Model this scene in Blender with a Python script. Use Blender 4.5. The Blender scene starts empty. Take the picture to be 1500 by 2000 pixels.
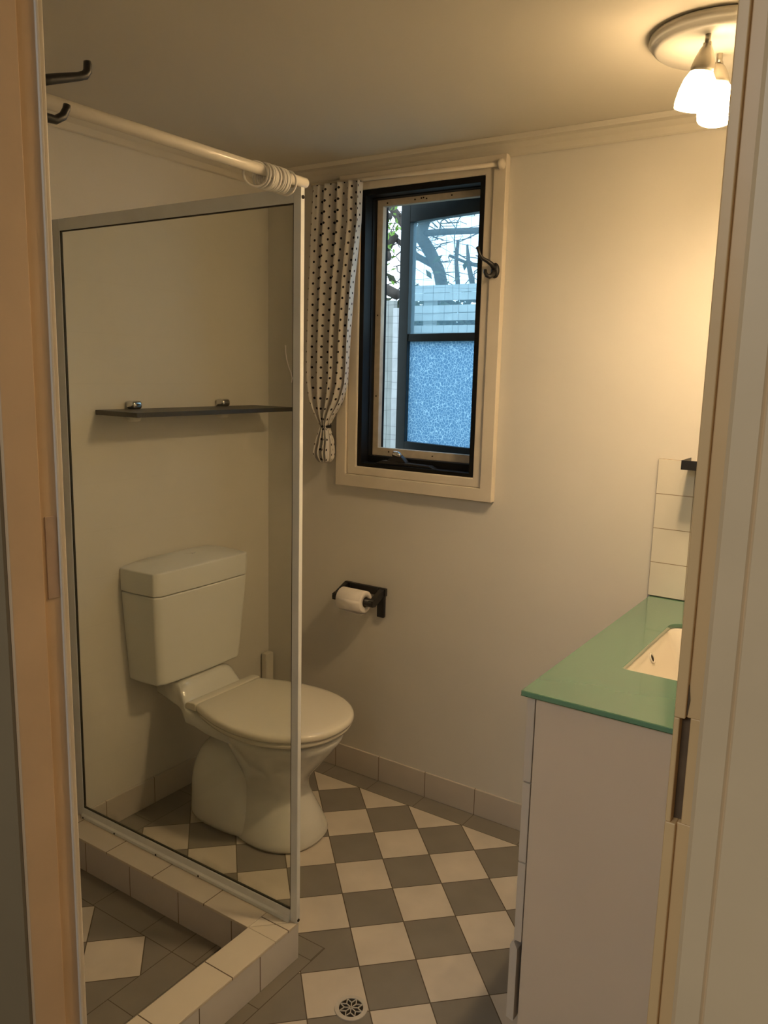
import bpy, bmesh, math, random
from mathutils import Vector, Matrix

random.seed(7)
SC = bpy.context.scene
COL = SC.collection
PI = math.pi

# ------------------------------------------------------------------ camera
CAM = Vector((2.113, -2.366, 1.510))
R_RIGHT = (0.8315, 0.5550, 0.0237)
cyaw, cpit, crol, CF = 2.15675834, 0.1717778, 0.0241008, 1591.88
cy_, sy_, cp_, sp_ = math.cos(cyaw), math.sin(cyaw), math.cos(cpit), math.sin(cpit)
fwd = Vector((cy_ * cp_, sy_ * cp_, -sp_))
rgt = Vector((sy_, -cy_, 0))
upv = rgt.cross(fwd)
r2 = math.cos(crol) * rgt + math.sin(crol) * upv
u2 = -math.sin(crol) * rgt + math.cos(crol) * upv
cd = bpy.data.cameras.new('camera')
cam = bpy.data.objects.new('camera', cd)
COL.objects.link(cam)
m = Matrix((r2, u2, -fwd)).transposed().to_4x4()
m.translation = CAM
cam.matrix_world = m
cd.sensor_fit = 'VERTICAL'
cd.sensor_height = 36
cd.sensor_width = 27
cd.lens = CF / 2000 * 36
cd.clip_start = 0.02
SC.camera = cam

# ------------------------------------------------------------------ light and exposure
SC.view_settings.view_transform = 'Standard'
SC.view_settings.look = 'None'
SC.view_settings.gamma = 1
SC.view_settings.use_curve_mapping = False
SC.view_settings.exposure = 0.06
SKY_STRENGTH = 2.6
SHADE_STRENGTH = 25.0
HALL_POWER = 22.0
HALL_COLOR = (0.94, 0.98, 1.0)

wd = bpy.data.worlds.new('sky')
SC.world = wd
wd.use_nodes = True
bgn = wd.node_tree.nodes['Background']
bgn.inputs[0].default_value = (0.72, 0.88, 1.0, 1)
bgn.inputs[1].default_value = SKY_STRENGTH

la = bpy.data.lights.new('hall_fill', 'AREA')  # added unseen fill light, stands in for daylight from the hall
la.shape = 'RECTANGLE'
la.size = 0.9
la.size_y = 0.9
la.energy = HALL_POWER
la.color = HALL_COLOR
lo = bpy.data.objects.new('hall_fill', la)
COL.objects.link(lo)
lo.location = (1.75, -3.55, 2.33)
lo.rotation_euler = (math.radians(28), 0, 0)

# ------------------------------------------------------------------ helpers
MATS = {}


class X:
    """small expression builder over Math nodes"""
    def __init__(s, nt, sock): s.nt, s.k = nt, sock

    def _op(s, op, *o):
        n = s.nt.nodes.new('ShaderNodeMath')
        n.operation = op
        for i, v in enumerate((s,) + o):
            if isinstance(v, X): s.nt.links.new(v.k, n.inputs[i])
            else: n.inputs[i].default_value = v
        return X(s.nt, n.outputs[0])

    def __add__(s, o): return s._op('ADD', o)
    def __sub__(s, o): return s._op('SUBTRACT', o)
    def __mul__(s, o): return s._op('MULTIPLY', o)
    def __truediv__(s, o): return s._op('DIVIDE', o)
    def lt(s, v): return s._op('LESS_THAN', v)
    def gt(s, v): return s._op('GREATER_THAN', v)
    def floor(s): return s._op('FLOOR')
    def abs(s): return s._op('ABSOLUTE')
    def mod(s, v): return s._op('FLOORED_MODULO', v)
    def mx(s, v): return s._op('MAXIMUM', v)
    def mn(s, v): return s._op('MINIMUM', v)
    def inv(s): return (s * -1.0) + 1.0


def mat(name, col, rough=0.6, metal=0.0, coat=0.0, spec=0.5, bump=0.0, bscale=60.0, var=0.0, vscale=8.0, emit=None, estr=0.0, trans=0.0, sss=0.0):
    m = bpy.data.materials.new(name)
    m.use_nodes = True
    nt = m.node_tree
    p = nt.nodes['Principled BSDF']
    p.inputs['Base Color'].default_value = (*col, 1)
    p.inputs['Roughness'].default_value = rough
    p.inputs['Metallic'].default_value = metal
    p.inputs['Coat Weight'].default_value = coat
    p.inputs['Coat Roughness'].default_value = 0.06
    p.inputs['Specular IOR Level'].default_value = spec
    if emit:
        p.inputs['Emission Color'].default_value = (*emit, 1)
        p.inputs['Emission Strength'].default_value = estr
    if trans: p.inputs['Transmission Weight'].default_value = trans
    tc = nt.nodes.new('ShaderNodeTexCoord')
    if bump:
        n = nt.nodes.new('ShaderNodeTexNoise')
        n.inputs['Scale'].default_value = bscale
        n.inputs['Detail'].default_value = 4
        nt.links.new(tc.outputs['Object'], n.inputs['Vector'])
        b = nt.nodes.new('ShaderNodeBump')
        b.inputs['Strength'].default_value = bump
        b.inputs['Distance'].default_value = 0.002
        nt.links.new(n.outputs['Fac'], b.inputs['Height'])
        nt.links.new(b.outputs['Normal'], p.inputs['Normal'])
    if var:
        n = nt.nodes.new('ShaderNodeTexNoise')
        n.inputs['Scale'].default_value = vscale
        n.inputs['Detail'].default_value = 5
        nt.links.new(tc.outputs['Object'], n.inputs['Vector'])
        r = nt.nodes.new('ShaderNodeMapRange')
        r.inputs['From Min'].default_value = 0.3
        r.inputs['From Max'].default_value = 0.7
        r.inputs['To Min'].default_value = 1 - var
        r.inputs['To Max'].default_value = 1.0
        nt.links.new(n.outputs['Fac'], r.inputs['Value'])
        mx = nt.nodes.new('ShaderNodeVectorMath')
        mx.operation = 'SCALE'
        mx.inputs[0].default_value = col
        nt.links.new(r.outputs[0], mx.inputs['Scale'])
        nt.links.new(mx.outputs[0], p.inputs['Base Color'])
    MATS[name] = m
    return m


def mixcol(nt, fac, a, b):
    n = nt.nodes.new('ShaderNodeMix')
    n.data_type = 'RGBA'
    nt.links.new(fac.k, n.inputs[0])
    for i, v in ((6, a), (7, b)):
        if isinstance(v, tuple): n.inputs[i].default_value = (*v, 1)
        else: nt.links.new(v, n.inputs[i])
    return n.outputs[2]


def coords(nt):
    tc = nt.nodes.new('ShaderNodeTexCoord')
    s = nt.nodes.new('ShaderNodeSeparateXYZ')
    nt.links.new(tc.outputs['Object'], s.inputs[0])
    return X(nt, s.outputs[0]), X(nt, s.outputs[1]), X(nt, s.outputs[2])


def tint_noise(nt, sock, amount, scale):
    """uneven glaze: multiply a colour by slow noise"""
    tc = nt.nodes.new('ShaderNodeTexCoord')
    n = nt.nodes.new('ShaderNodeTexNoise')
    n.inputs['Scale'].default_value = scale
    n.inputs['Detail'].default_value = 6
    nt.links.new(tc.outputs['Object'], n.inputs['Vector'])
    r = nt.nodes.new('ShaderNodeMapRange')
    r.inputs['From Min'].default_value = 0.3
    r.inputs['From Max'].default_value = 0.7
    r.inputs['To Min'].default_value = 1 - amount
    nt.links.new(n.outputs['Fac'], r.inputs['Value'])
    v = nt.nodes.new('ShaderNodeVectorMath')
    v.operation = 'SCALE'
    nt.links.new(sock, v.inputs[0])
    nt.links.new(r.outputs[0], v.inputs['Scale'])
    return v.outputs[0]


WHITE_T = (0.66, 0.60, 0.52)
GREY_T = (0.245, 0.225, 0.195)
GROUT = (0.10, 0.075, 0.05)
TS = 0.15


def floor_mat(name, ox, oy, par, borders, cuts):
    """checkered 150 mm tiles laid on the diagonal; borders: list of (axis, sign, limit, joint_offset)"""
    m = bpy.data.materials.new(name)
    m.use_nodes = True
    nt = m.node_tree
    p = nt.nodes['Principled BSDF']
    x, y, z = coords(nt)
    k = 1 / (TS * math.sqrt(2))
    a = (x - ox) * k + (y - oy) * k
    r = (x - ox) * k - (y - oy) * k
    w = 0.0095
    fa, fr = a - a.floor(), r - r.floor()
    ga = fa.mn(fa.inv()).lt(w).mx(fr.mn(fr.inv()).lt(w))
    chk = ((a.floor() + r.floor() + float(par)).mod(2.0)).gt(0.5)
    base = mixcol(nt, chk, WHITE_T, GREY_T)
    mask = None
    jn = None
    for (ax, sg, lim, jo, extra) in borders:
        v = x if ax == 0 else y
        o = y if ax == 0 else x
        mk = v.gt(lim) if sg > 0 else v.lt(lim)
        if extra is not None:
            eax, elt = extra
            ev = x if eax == 0 else y
            mk = mk * (ev.lt(elt) if True else mk)
        j = ((o - jo).mod(0.2) - 0.1).abs().gt(0.1 - 0.0011) * mk
        e = (v - lim).abs().lt(0.0012)
        if extra is not None: e = e * ev.lt(elt)
        jn = j.mx(e) if jn is None else jn.mx(j).mx(e)
        mask = mk if mask is None else mask.mx(mk)
    if cuts:                                  # the kerb's border: a rectangle corner region
        cx, cyy = cuts
        inr = x.lt(cx) * y.lt(cyy)
        e1 = (x - cx).abs().lt(0.0012) * y.lt(cyy)
        e2 = (y - cyy).abs().lt(0.0012) * x.lt(cx)
        jj = ((x - 0.137).mod(0.2) - 0.1).abs().gt(0.0989) * inr * y.gt(-0.888)
        j2 = ((y + 0.888).mod(0.2) - 0.1).abs().gt(0.0989) * inr
        jn = jn.mx(e1).mx(e2).mx(jj).mx(j2)
        mask = mask.mx(inr)
    base = mixcol(nt, mask, base, GREY_T)
    g = mask.inv() * ga
    g = g.mx(jn)
    base = tint_noise(nt, base, 0.13, 9.0)
    fin = mixcol(nt, g, base, GROUT)
    nt.links.new(fin, p.inputs['Base Color'])
    p.inputs['Roughness'].default_value = 0.42
    p.inputs['Specular IOR Level'].default_value = 0.4
    b = nt.nodes.new('ShaderNodeBump')
    b.invert = True
    b.inputs['Strength'].default_value = 0.5
    b.inputs['Distance'].default_value = 0.001
    nt.links.new(g.k, b.inputs['Height'])
    nt.links.new(b.outputs[0], p.inputs['Normal'])
    return m


def tile_mat(name, col, grout, ax, pu, ou, pv, ov, w=0.0015, rough=0.3, var=0.08):
    """tiles on a vertical face: ax = horizontal axis (0 x, 1 y); periods pu, pv"""
    m = bpy.data.materials.new(name)
    m.use_nodes = True
    nt = m.node_tree
    p = nt.nodes['Principled BSDF']
    x, y, z = coords(nt)
    h = (x, y)[ax] if ax in (0, 1) else x
    g = ((h - ou).mod(pu) - pu / 2).abs().gt(pu / 2 - w)
    if pv: g = g.mx(((z - ov).mod(pv) - pv / 2).abs().gt(pv / 2 - w))
    rgb = nt.nodes.new('ShaderNodeRGB')
    rgb.outputs[0].default_value = (*col, 1)
    base = tint_noise(nt, rgb.outputs[0], var, 6.0)
    nt.links.new(mixcol(nt, g, base, grout), p.inputs['Base Color'])
    p.inputs['Roughness'].default_value = rough
    b = nt.nodes.new('ShaderNodeBump')
    b.invert = True
    b.inputs['Strength'].default_value = 0.5
    b.inputs['Distance'].default_value = 0.001
    nt.links.new(g.k, b.inputs['Height'])
    nt.links.new(b.outputs[0], p.inputs['Normal'])
    return m


def glass_mat(name, tint, haze=0.0, haze_col=(0.5, 0.5, 0.5), refl=1.0, dirt=None, glare=False):
    """thin pane: tinted see-through, fresnel reflection, a little film of dirt"""
    m = bpy.data.materials.new(name)
    m.use_nodes = True
    nt = m.node_tree
    nt.nodes.clear()
    out = nt.nodes.new('ShaderNodeOutputMaterial')
    tr = nt.nodes.new('ShaderNodeBsdfTransparent')
    tr.inputs[0].default_value = (*tint, 1)
    gl = nt.nodes.new('ShaderNodeBsdfGlossy')
    gl.inputs['Roughness'].default_value = 0.02
    lw = nt.nodes.new('ShaderNodeLayerWeight')
    lw.inputs[0].default_value = 0.5
    pw = nt.nodes.new('ShaderNodeMath')
    pw.operation = 'POWER'
    pw.inputs[1].default_value = 5
    nt.links.new(lw.outputs['Facing'], pw.inputs[0])
    fr = nt.nodes.new('ShaderNodeMath')
    fr.operation = 'ADD'
    fr.inputs[1].default_value = 0.04
    nt.links.new(pw.outputs[0], fr.inputs[0])
    mu = nt.nodes.new('ShaderNodeMath')
    mu.operation = 'MULTIPLY'
    mu.inputs[1].default_value = refl
    nt.links.new(fr.outputs[0], mu.inputs[0])
    mx = nt.nodes.new('ShaderNodeMixShader')
    nt.links.new(mu.outputs[0], mx.inputs[0])
    nt.links.new(tr.outputs[0], mx.inputs[1])
    nt.links.new(gl.outputs[0], mx.inputs[2])
    last = mx
    if haze:
        df = nt.nodes.new('ShaderNodeBsdfTranslucent' if glare else 'ShaderNodeBsdfDiffuse')
        df.inputs[0].default_value = (*haze_col, 1)
        m2 = nt.nodes.new('ShaderNodeMixShader')
        m2.inputs[0].default_value = haze
        if dirt:
            x_, y_, z_ = coords(nt)
            tcn = nt.nodes.new('ShaderNodeTexCoord')
            nn = nt.nodes.new('ShaderNodeTexNoise')
            nn.inputs['Scale'].default_value = 14
            nn.inputs['Detail'].default_value = 5
            nt.links.new(tcn.outputs['Object'], nn.inputs['Vector'])
            w_ = (((z_ - dirt) * -22.0) + (X(nt, nn.outputs[0]) - 0.5) * 2.4).mx(0.0).mn(1.0) * 0.16 + haze
            nt.links.new(w_.k, m2.inputs[0])
        nt.links.new(last.outputs[0], m2.inputs[1])
        nt.links.new(df.outputs[0], m2.inputs[2])
        last = m2
    nt.links.new(last.outputs[0], out.inputs[0])
    return m


def new_obj(name, bm, m, parent=None, smooth=False, bevel=0.0, bseg=2, **props):
    me = bpy.data.meshes.new(name)
    bmesh.ops.recalc_face_normals(bm, faces=bm.faces)
    bm.to_mesh(me)
    bm.free()
    if m: me.materials.append(m)
    o = bpy.data.objects.new(name, me)
    COL.objects.link(o)
    if parent is not None: o.parent = parent
    for p in me.polygons: p.use_smooth = bool(smooth)
    if bevel:
        md = o.modifiers.new('bevel', 'BEVEL')
        md.width = bevel
        md.segments = bseg
        md.limit_method = 'ANGLE'
        md.angle_limit = math.radians(40)
        for p in me.polygons: p.use_smooth = True
        wn = o.modifiers.new('wn', 'WEIGHTED_NORMAL')
        wn.keep_sharp = False
    for k, v in props.items(): o[k] = v
    return o


def box(bm, a, b):
    x0, y0, z0 = a
    x1, y1, z1 = b
    vs = [bm.verts.new(p) for p in ((x0, y0, z0), (x1, y0, z0), (x1, y1, z0), (x0, y1, z0), (x0, y0, z1), (x1, y0, z1), (x1, y1, z1), (x0, y1, z1))]
    for f in ((0, 3, 2, 1), (4, 5, 6, 7), (0, 1, 5, 4), (1, 2, 6, 5), (2, 3, 7, 6), (3, 0, 4, 7)):
        bm.faces.new([vs[i] for i in f])
    return bm


def prism(bm, pts, lo, hi, axis=2):
    """extrude a 2-D outline along an axis (0: pts are y,z ; 1: pts are x,z ; 2: pts are x,y)"""
    def P(p, h):
        return {0: (h, p[0], p[1]), 1: (p[0], h, p[1]), 2: (p[0], p[1], h)}[axis]
    a = [bm.verts.new(P(p, lo)) for p in pts]
    b = [bm.verts.new(P(p, hi)) for p in pts]
    n = len(pts)
    for i in range(n): bm.faces.new([a[i], a[(i + 1) % n], b[(i + 1) % n], b[i]])
    bm.faces.new(a[::-1])
    bm.faces.new(b)
    return bm


def loft(bm, rings, cap=True, closed=True):
    vr = [[bm.verts.new(p) for p in r] for r in rings]
    n = len(vr[0])
    for i in range(len(vr) - 1):
        for j in range(n if closed else n - 1):
            bm.faces.new([vr[i][j], vr[i][(j + 1) % n], vr[i + 1][(j + 1) % n], vr[i + 1][j]])
    if cap:
        bm.faces.new(vr[0][::-1])
        bm.faces.new(vr[-1])
    return vr


def tube(bm, pts, rad, n=10, cap=True):
    """round bar along a polyline; rad a number or one per point"""
    pts = [Vector(p) for p in pts]
    rs = rad if isinstance(rad, (list, tuple)) else [rad] * len(pts)
    t0 = (pts[1] - pts[0]).normalized()
    u = t0.orthogonal().normalized()
    rings = []
    for i, p in enumerate(pts):
        if i == 0: t = pts[1] - pts[0]
        elif i == len(pts) - 1: t = pts[-1] - pts[-2]
        else: t = (pts[i + 1] - p).normalized() + (p - pts[i - 1]).normalized()
        t.normalize()
        u = (u - t * u.dot(t)).normalized()
        v = t.cross(u)
        rings.append([p + rs[i] * (math.cos(2 * PI * k / n) * u + math.sin(2 * PI * k / n) * v) for k in range(n)])
    loft(bm, rings, cap)
    return bm


def lathe(bm, prof, M=None, n=32, cap=False):
    """profile (radius, height) turned about z, moved by matrix M"""
    M = M or Matrix.Identity(4)
    rings = [[M @ Vector((r * math.cos(2 * PI * k / n), r * math.sin(2 * PI * k / n), h)) for k in range(n)] for r, h in prof]
    loft(bm, rings, cap)
    return bm


def sell(cx, cy, a, b, z, n=40, e=2.3, af=None):
    """superellipse ring; af = separate half length toward +x"""
    out = []
    for k in range(n):
        t = 2 * PI * k / n
        c, s = math.cos(t), math.sin(t)
        ax = (af if (af and c > 0) else a)
        out.append((cx + ax * abs(c) ** (2 / e) * (1 if c >= 0 else -1), cy + b * abs(s) ** (2 / e) * (1 if s >= 0 else -1), z))
    return out


def thing(name, label, cat, loc=(0, 0, 0), group=None):
    o = bpy.data.objects.new(name, None)
    o.empty_display_size = 0.05
    COL.objects.link(o)
    o.location = loc
    o['label'] = label
    o['category'] = cat
    if group: o['group'] = group
    return o


def part(name, bm, m, root, **k):
    """part whose mesh is written in world coordinates; it is moved into the root's space"""
    off = root.matrix_basis.translation
    bmesh.ops.translate(bm, verts=bm.verts, vec=-off)
    return new_obj(name, bm, m, root, **k)


def sub(name, bm, m, parent, root, **k):
    off = root.matrix_basis.translation
    bmesh.ops.translate(bm, verts=bm.verts, vec=-off)
    return new_obj(name, bm, m, parent, **k)


def struct(name, bm, m, parent=None, **k):
    o = new_obj(name, bm, m, parent, **k)
    if parent is None: o['kind'] = 'structure'
    return o


B = bmesh.new

# ------------------------------------------------------------------ materials
m_wall = mat('painted_plaster', (0.70, 0.67, 0.61), 0.75, bump=0.25, bscale=45, var=0.05, vscale=3, spec=0.3)
m_ceil = mat('ceiling_paint', (0.62, 0.58, 0.50), 0.8, bump=0.15, bscale=30, spec=0.2)
m_trim = mat('gloss_trim_paint', (0.74, 0.67, 0.56), 0.4, bump=0.25, bscale=25, var=0.08, vscale=12)
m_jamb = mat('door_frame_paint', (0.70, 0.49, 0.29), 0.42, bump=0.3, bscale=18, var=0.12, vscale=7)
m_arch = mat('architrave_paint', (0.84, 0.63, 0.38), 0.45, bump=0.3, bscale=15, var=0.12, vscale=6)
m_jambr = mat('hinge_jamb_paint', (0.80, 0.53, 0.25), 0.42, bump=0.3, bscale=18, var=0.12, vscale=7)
m_archdark = mat('dark_architrave', (0.27, 0.20, 0.11), 0.7, var=0.1)  # darker tone for the left architrave only
m_hall = mat('hall_wall_paint', (0.55, 0.50, 0.40), 0.8, bump=0.1)
m_hallfloor = mat('hall_boards', (0.20, 0.12, 0.07), 0.5, var=0.3, vscale=5)
m_bare = mat('bare_timber', (0.16, 0.10, 0.05), 0.8, var=0.3, vscale=60)
m_patch = mat('filler_patch', (0.56, 0.39, 0.26), 0.6, var=0.15, vscale=30)
m_black = mat('black_powder_coat', (0.012, 0.012, 0.013), 0.38)
m_blackwood = mat('black_gloss_frame_paint', (0.007, 0.007, 0.007), 0.5, spec=0.2, var=0.2, vscale=20)
m_sash = mat('dark_teal_sash_paint', (0.014, 0.030, 0.040), 0.42, var=0.25, vscale=30)
m_cream = mat('cream_stop_paint', (0.58, 0.52, 0.42), 0.55, var=0.2, vscale=40)
m_porc = mat('white_porcelain', (0.74, 0.74, 0.70), 0.09, coat=0.4)
m_cist = mat('white_plastic_cistern', (0.74, 0.74, 0.70), 0.32)
m_seat = mat('white_seat_plastic', (0.76, 0.72, 0.62), 0.16, coat=0.3)
m_alu = mat('white_coated_aluminium', (0.84, 0.87, 0.88), 0.35, var=0.08, vscale=14)
m_rod = mat('white_enamel_rod', (0.80, 0.75, 0.66), 0.25, coat=0.3)
m_ring = mat('white_plastic_ring', (0.78, 0.76, 0.72), 0.35)
m_chrome = mat('chrome', (0.65, 0.65, 0.65), 0.12, metal=1)
m_gasket = mat('dark_gasket', (0.03, 0.028, 0.02), 0.6)
m_shelf = mat('black_shelf_board', (0.022, 0.020, 0.018), 0.42)
m_paper = mat('toilet_paper', (0.85, 0.80, 0.76), 0.95, bump=0.4, bscale=120)
m_card = mat('cardboard_core', (0.35, 0.26, 0.17), 0.9)
m_lam = mat('white_laminate', (0.84, 0.71, 0.56), 0.5, var=0.04, vscale=5)
m_lamedge = mat('laminate_edge', (0.72, 0.65, 0.56), 0.45)
m_dark = mat('dark_recess', (0.02, 0.014, 0.008), 0.9)
m_basin = mat('white_ceramic_basin', (0.66, 0.61, 0.52), 0.12, coat=0.4)
m_grate = mat('white_plastic_grate', (0.62, 0.58, 0.52), 0.4, var=0.15, vscale=60)
m_wire = mat('dark_wire', (0.05, 0.055, 0.06), 0.6)
m_plate = mat('satin_ceiling_plate', (0.48, 0.46, 0.41), 0.35, metal=0.0)
m_nickel = mat('brushed_nickel', (0.45, 0.42, 0.36), 0.35, metal=1)
m_shade = mat('frosted_lamp_glass', (0.9, 0.85, 0.75), 0.4, emit=(1.0, 0.69, 0.36), estr=SHADE_STRENGTH)
m_bulb = mat('glowing_bulb', (0.9, 0.85, 0.75), 0.4, emit=(1.0, 0.70, 0.38), estr=SHADE_STRENGTH * 34)
m_kerb = mat('kerb_top_tiles', (0.66, 0.6, 0.52), 0.35)
m_bark = mat('tree_bark', (0.075, 0.065, 0.055), 0.9, bump=0.6, bscale=40, var=0.4, vscale=20)
m_leaf = mat('green_leaf', (0.18, 0.36, 0.05), 0.5, var=0.4, vscale=10)
m_fence = mat('weathered_fence_board', (0.40, 0.43, 0.44), 0.8, var=0.25, vscale=9)
m_post = mat('grey_paling', (0.30, 0.33, 0.32), 0.8, var=0.25, vscale=9)
m_grass = mat('yard_ground', (0.20, 0.22, 0.16), 0.9, var=0.3)
m_pvc = mat('painted_pvc', (0.70, 0.66, 0.58), 0.4)
m_tie = mat('black_tie', (0.01, 0.01, 0.01), 0.8)

m_green = mat('green_back_painted_glass', (0.085, 0.205, 0.135), 0.22, coat=1.0, var=0.05, vscale=4)
m_gedge = mat('green_glass_edge', (0.05, 0.14, 0.07), 0.12, coat=1.0)
m_gpol = mat('green_glass_polished_lit_edge', (0.17, 0.36, 0.23), 0.25)  # polished edge, with the light on the front put into its colour
m_glass_sh = glass_mat('shower_glass', (0.945, 0.955, 0.925), haze=0.02, haze_col=(0.55, 0.50, 0.33), refl=0.7, dirt=0.055)
m_glass_cl = glass_mat('clear_window_glass', (0.84, 0.96, 1.0), haze=0.10, haze_col=(0.45, 0.75, 0.95), refl=0.5, glare=True)

# obscure glass: pebbled blue-white, scatters the daylight behind it
m_obs = bpy.data.materials.new('obscure_window_glass')
m_obs.use_nodes = True
nt = m_obs.node_tree
nt.nodes.clear()
out = nt.nodes.new('ShaderNodeOutputMaterial')
tc = nt.nodes.new('ShaderNodeTexCoord')
nz = nt.nodes.new('ShaderNodeTexNoise')
nz.inputs['Scale'].default_value = 40
nt.links.new(tc.outputs['Object'], nz.inputs['Vector'])
va = nt.nodes.new('ShaderNodeVectorMath')
va.operation = 'MULTIPLY_ADD'
nt.links.new(nz.outputs['Color'], va.inputs[0])
va.inputs[1].default_value = (0.02, 0.02, 0.02)
nt.links.new(tc.outputs['Object'], va.inputs[2])
vo = nt.nodes.new('ShaderNodeTexVoronoi')
vo.feature = 'DISTANCE_TO_EDGE'
vo.inputs['Scale'].default_value = 88
nt.links.new(va.outputs[0], vo.inputs['Vector'])
bp = nt.nodes.new('ShaderNodeBump')
bp.inputs['Strength'].default_value = 1.0
bp.inputs['Distance'].default_value = 0.004
nt.links.new(vo.outputs['Distance'], bp.inputs['Height'])
rf = nt.nodes.new('ShaderNodeBsdfRefraction')
rf.inputs['Roughness'].default_value = 0.25
rf.inputs['IOR'].default_value = 1.35
rf.inputs['Color'].default_value = (0.65, 0.86, 1.0, 1)
nt.links.new(bp.outputs[0], rf.inputs['Normal'])
tl = nt.nodes.new('ShaderNodeBsdfTranslucent')
ra = nt.nodes.new('ShaderNodeMapRange')
ra.inputs['From Min'].default_value = 0.0
ra.inputs['From Max'].default_value = 0.075
nt.links.new(vo.outputs['Distance'], ra.inputs['Value'])
cmx = nt.nodes.new('ShaderNodeMix')
cmx.data_type = 'RGBA'
cmx.inputs[6].default_value = (0.74, 0.92, 1.0, 1)
cmx.inputs[7].default_value = (0.30, 0.48, 0.64, 1)
nt.links.new(ra.outputs[0], cmx.inputs[0])
nt.links.new(cmx.outputs[2], tl.inputs['Color'])
ms = nt.nodes.new('ShaderNodeMixShader')
ms.inputs[0].default_value = 0.82
nt.links.new(rf.outputs[0], ms.inputs[1])
nt.links.new(tl.outputs[0], ms.inputs[2])
nt.links.new(ms.outputs[0], out.inputs[0])

# polka dot cloth, driven by the cloth's own UVs (metres of fabric)
m_dots = bpy.data.materials.new('polka_dot_cotton')
m_dots.use_nodes = True
nt = m_dots.node_tree
p = nt.nodes['Principled BSDF']
uv = nt.nodes.new('ShaderNodeUVMap')
sx = nt.nodes.new('ShaderNodeSeparateXYZ')
nt.links.new(uv.outputs[0], sx.inputs[0])
u, v = X(nt, sx.outputs[0]), X(nt, sx.outputs[1])
PX, PY, DR = 0.038, 0.036, 0.0041


def dot(u, v):
    a = u.mod(PX) - PX / 2
    b = v.mod(PY) - PY / 2
    return (a * a + b * b).lt(DR * DR)


dd = dot(u, v).mx(dot(u + PX / 2, v + PY / 2))
nt.links.new(mixcol(nt, dd, (0.80, 0.76, 0.71), (0.012, 0.010, 0.012)), p.inputs['Base Color'])
p.inputs['Roughness'].default_value = 0.9
tlc = nt.nodes.new('ShaderNodeBsdfTranslucent')
nt.links.new(mixcol(nt, dd, (0.75, 0.74, 0.72), (0.012, 0.010, 0.012)), tlc.inputs[0])
mxs = nt.nodes.new('ShaderNodeMixShader')
mxs.inputs[0].default_value = 0.25
nt.links.new(p.outputs[0], mxs.inputs[1])
nt.links.new(tlc.outputs[0], mxs.inputs[2])
nt.links.new(mxs.outputs[0], nt.nodes['Material Output'].inputs[0])

# ------------------------------------------------------------------ the setting: bathroom shell
RX = 2.05           # right wall
NY = -1.794         # room face of the door wall
HY = -1.861         # hall face of the door wall
CZ = 2.2            # ceiling
m_floor = floor_mat('checkered_floor_tiles', 0.416, -0.196, 1,
                    [(1, 1, -0.090, 0.151, None), (0, -1, 0.098, -0.09, None)], (0.940, -0.832))
m_sfloor = floor_mat('shower_floor_tiles', 0.415, -1.180, 0,
                     [(1, 1, -1.076, 0.101, None), (0, -1, 0.098, -1.076, None), (0, 1, 0.625, -1.076, None)], None)
DX, DYc, DR_ = 1.118, -0.958, 0.040     # drain centre
bm = B()
box(bm, (-0.1, HY, -0.06), (RX + 0.1, 0.12, 0))
struct('floor', bm, m_floor)
bm = B()
box(bm, (0.0, NY + 0.001, 0.0), (0.716, -0.989, 0.002))
struct('floor_shower', bm, m_sfloor)

WX0, WX1, WZ0, WZ1 = 0.430, 0.895, 1.173, 2.107     # window opening
bm = B()
box(bm, (-0.1, 0, 0), (WX0, 0.12, CZ))
box(bm, (WX1, 0, 0), (RX + 0.1, 0.12, CZ))
box(bm, (WX0, 0, 0), (WX1, 0.12, WZ0))
box(bm, (WX0, 0, WZ1), (WX1, 0.12, CZ))
struct('wall_back', bm, m_wall)
bm = B()
box(bm, (-0.1, HY, 0), (0, 0, CZ))
struct('wall_left', bm, m_wall)
bm = B()
box(bm, (RX, HY, 0), (RX + 0.1, 0, CZ))
struct('wall_right', bm, m_wall)
DL, DRX, DTOP = 1.262, 2.022, 2.06
bm = B()
box(bm, (0, HY, 0), (DL, NY, CZ))
box(bm, (DL, HY, DTOP), (DRX, NY, CZ))
box(bm, (DRX, HY, 0), (RX, NY, CZ))
struct('wall_front', bm, m_wall)
bm = B()
box(bm, (-0.1, HY, CZ), (RX + 0.1, 0.12, CZ + 0.06))
struct('ceiling', bm, m_ceil)

# wall tiles inside the shower
m_stile = tile_mat('shower_wall_tiles', (0.60, 0.57, 0.52), (0.28, 0.24, 0.19), 1, 0.15, -0.905, 0.15, 0.1)
bm = B()
box(bm, (0.0005, NY + 0.001, 0.002), (0.007, -0.915, 1.9))
struct('trim_1', bm, m_stile)

# cornices: a shallow cove with a small square edge
CP = [(0, 2.155), (-0.006, 2.152), (-0.010, 2.156), (-0.018, 2.172), (-0.034, 2.184), (-0.052, 2.187), (-0.055, 2.191), (-0.060, 2.1995), (0, 2.1995)]
bm = B()
prism(bm, [(a, b) for a, b in CP], 0.0, RX, 0)
struct('trim_2', bm, m_ceil, smooth=False)
bm = B()
prism(bm, [(-a, b) for a, b in CP], NY, -0.0, 1)
struct('trim_3', bm, m_ceil)

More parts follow.
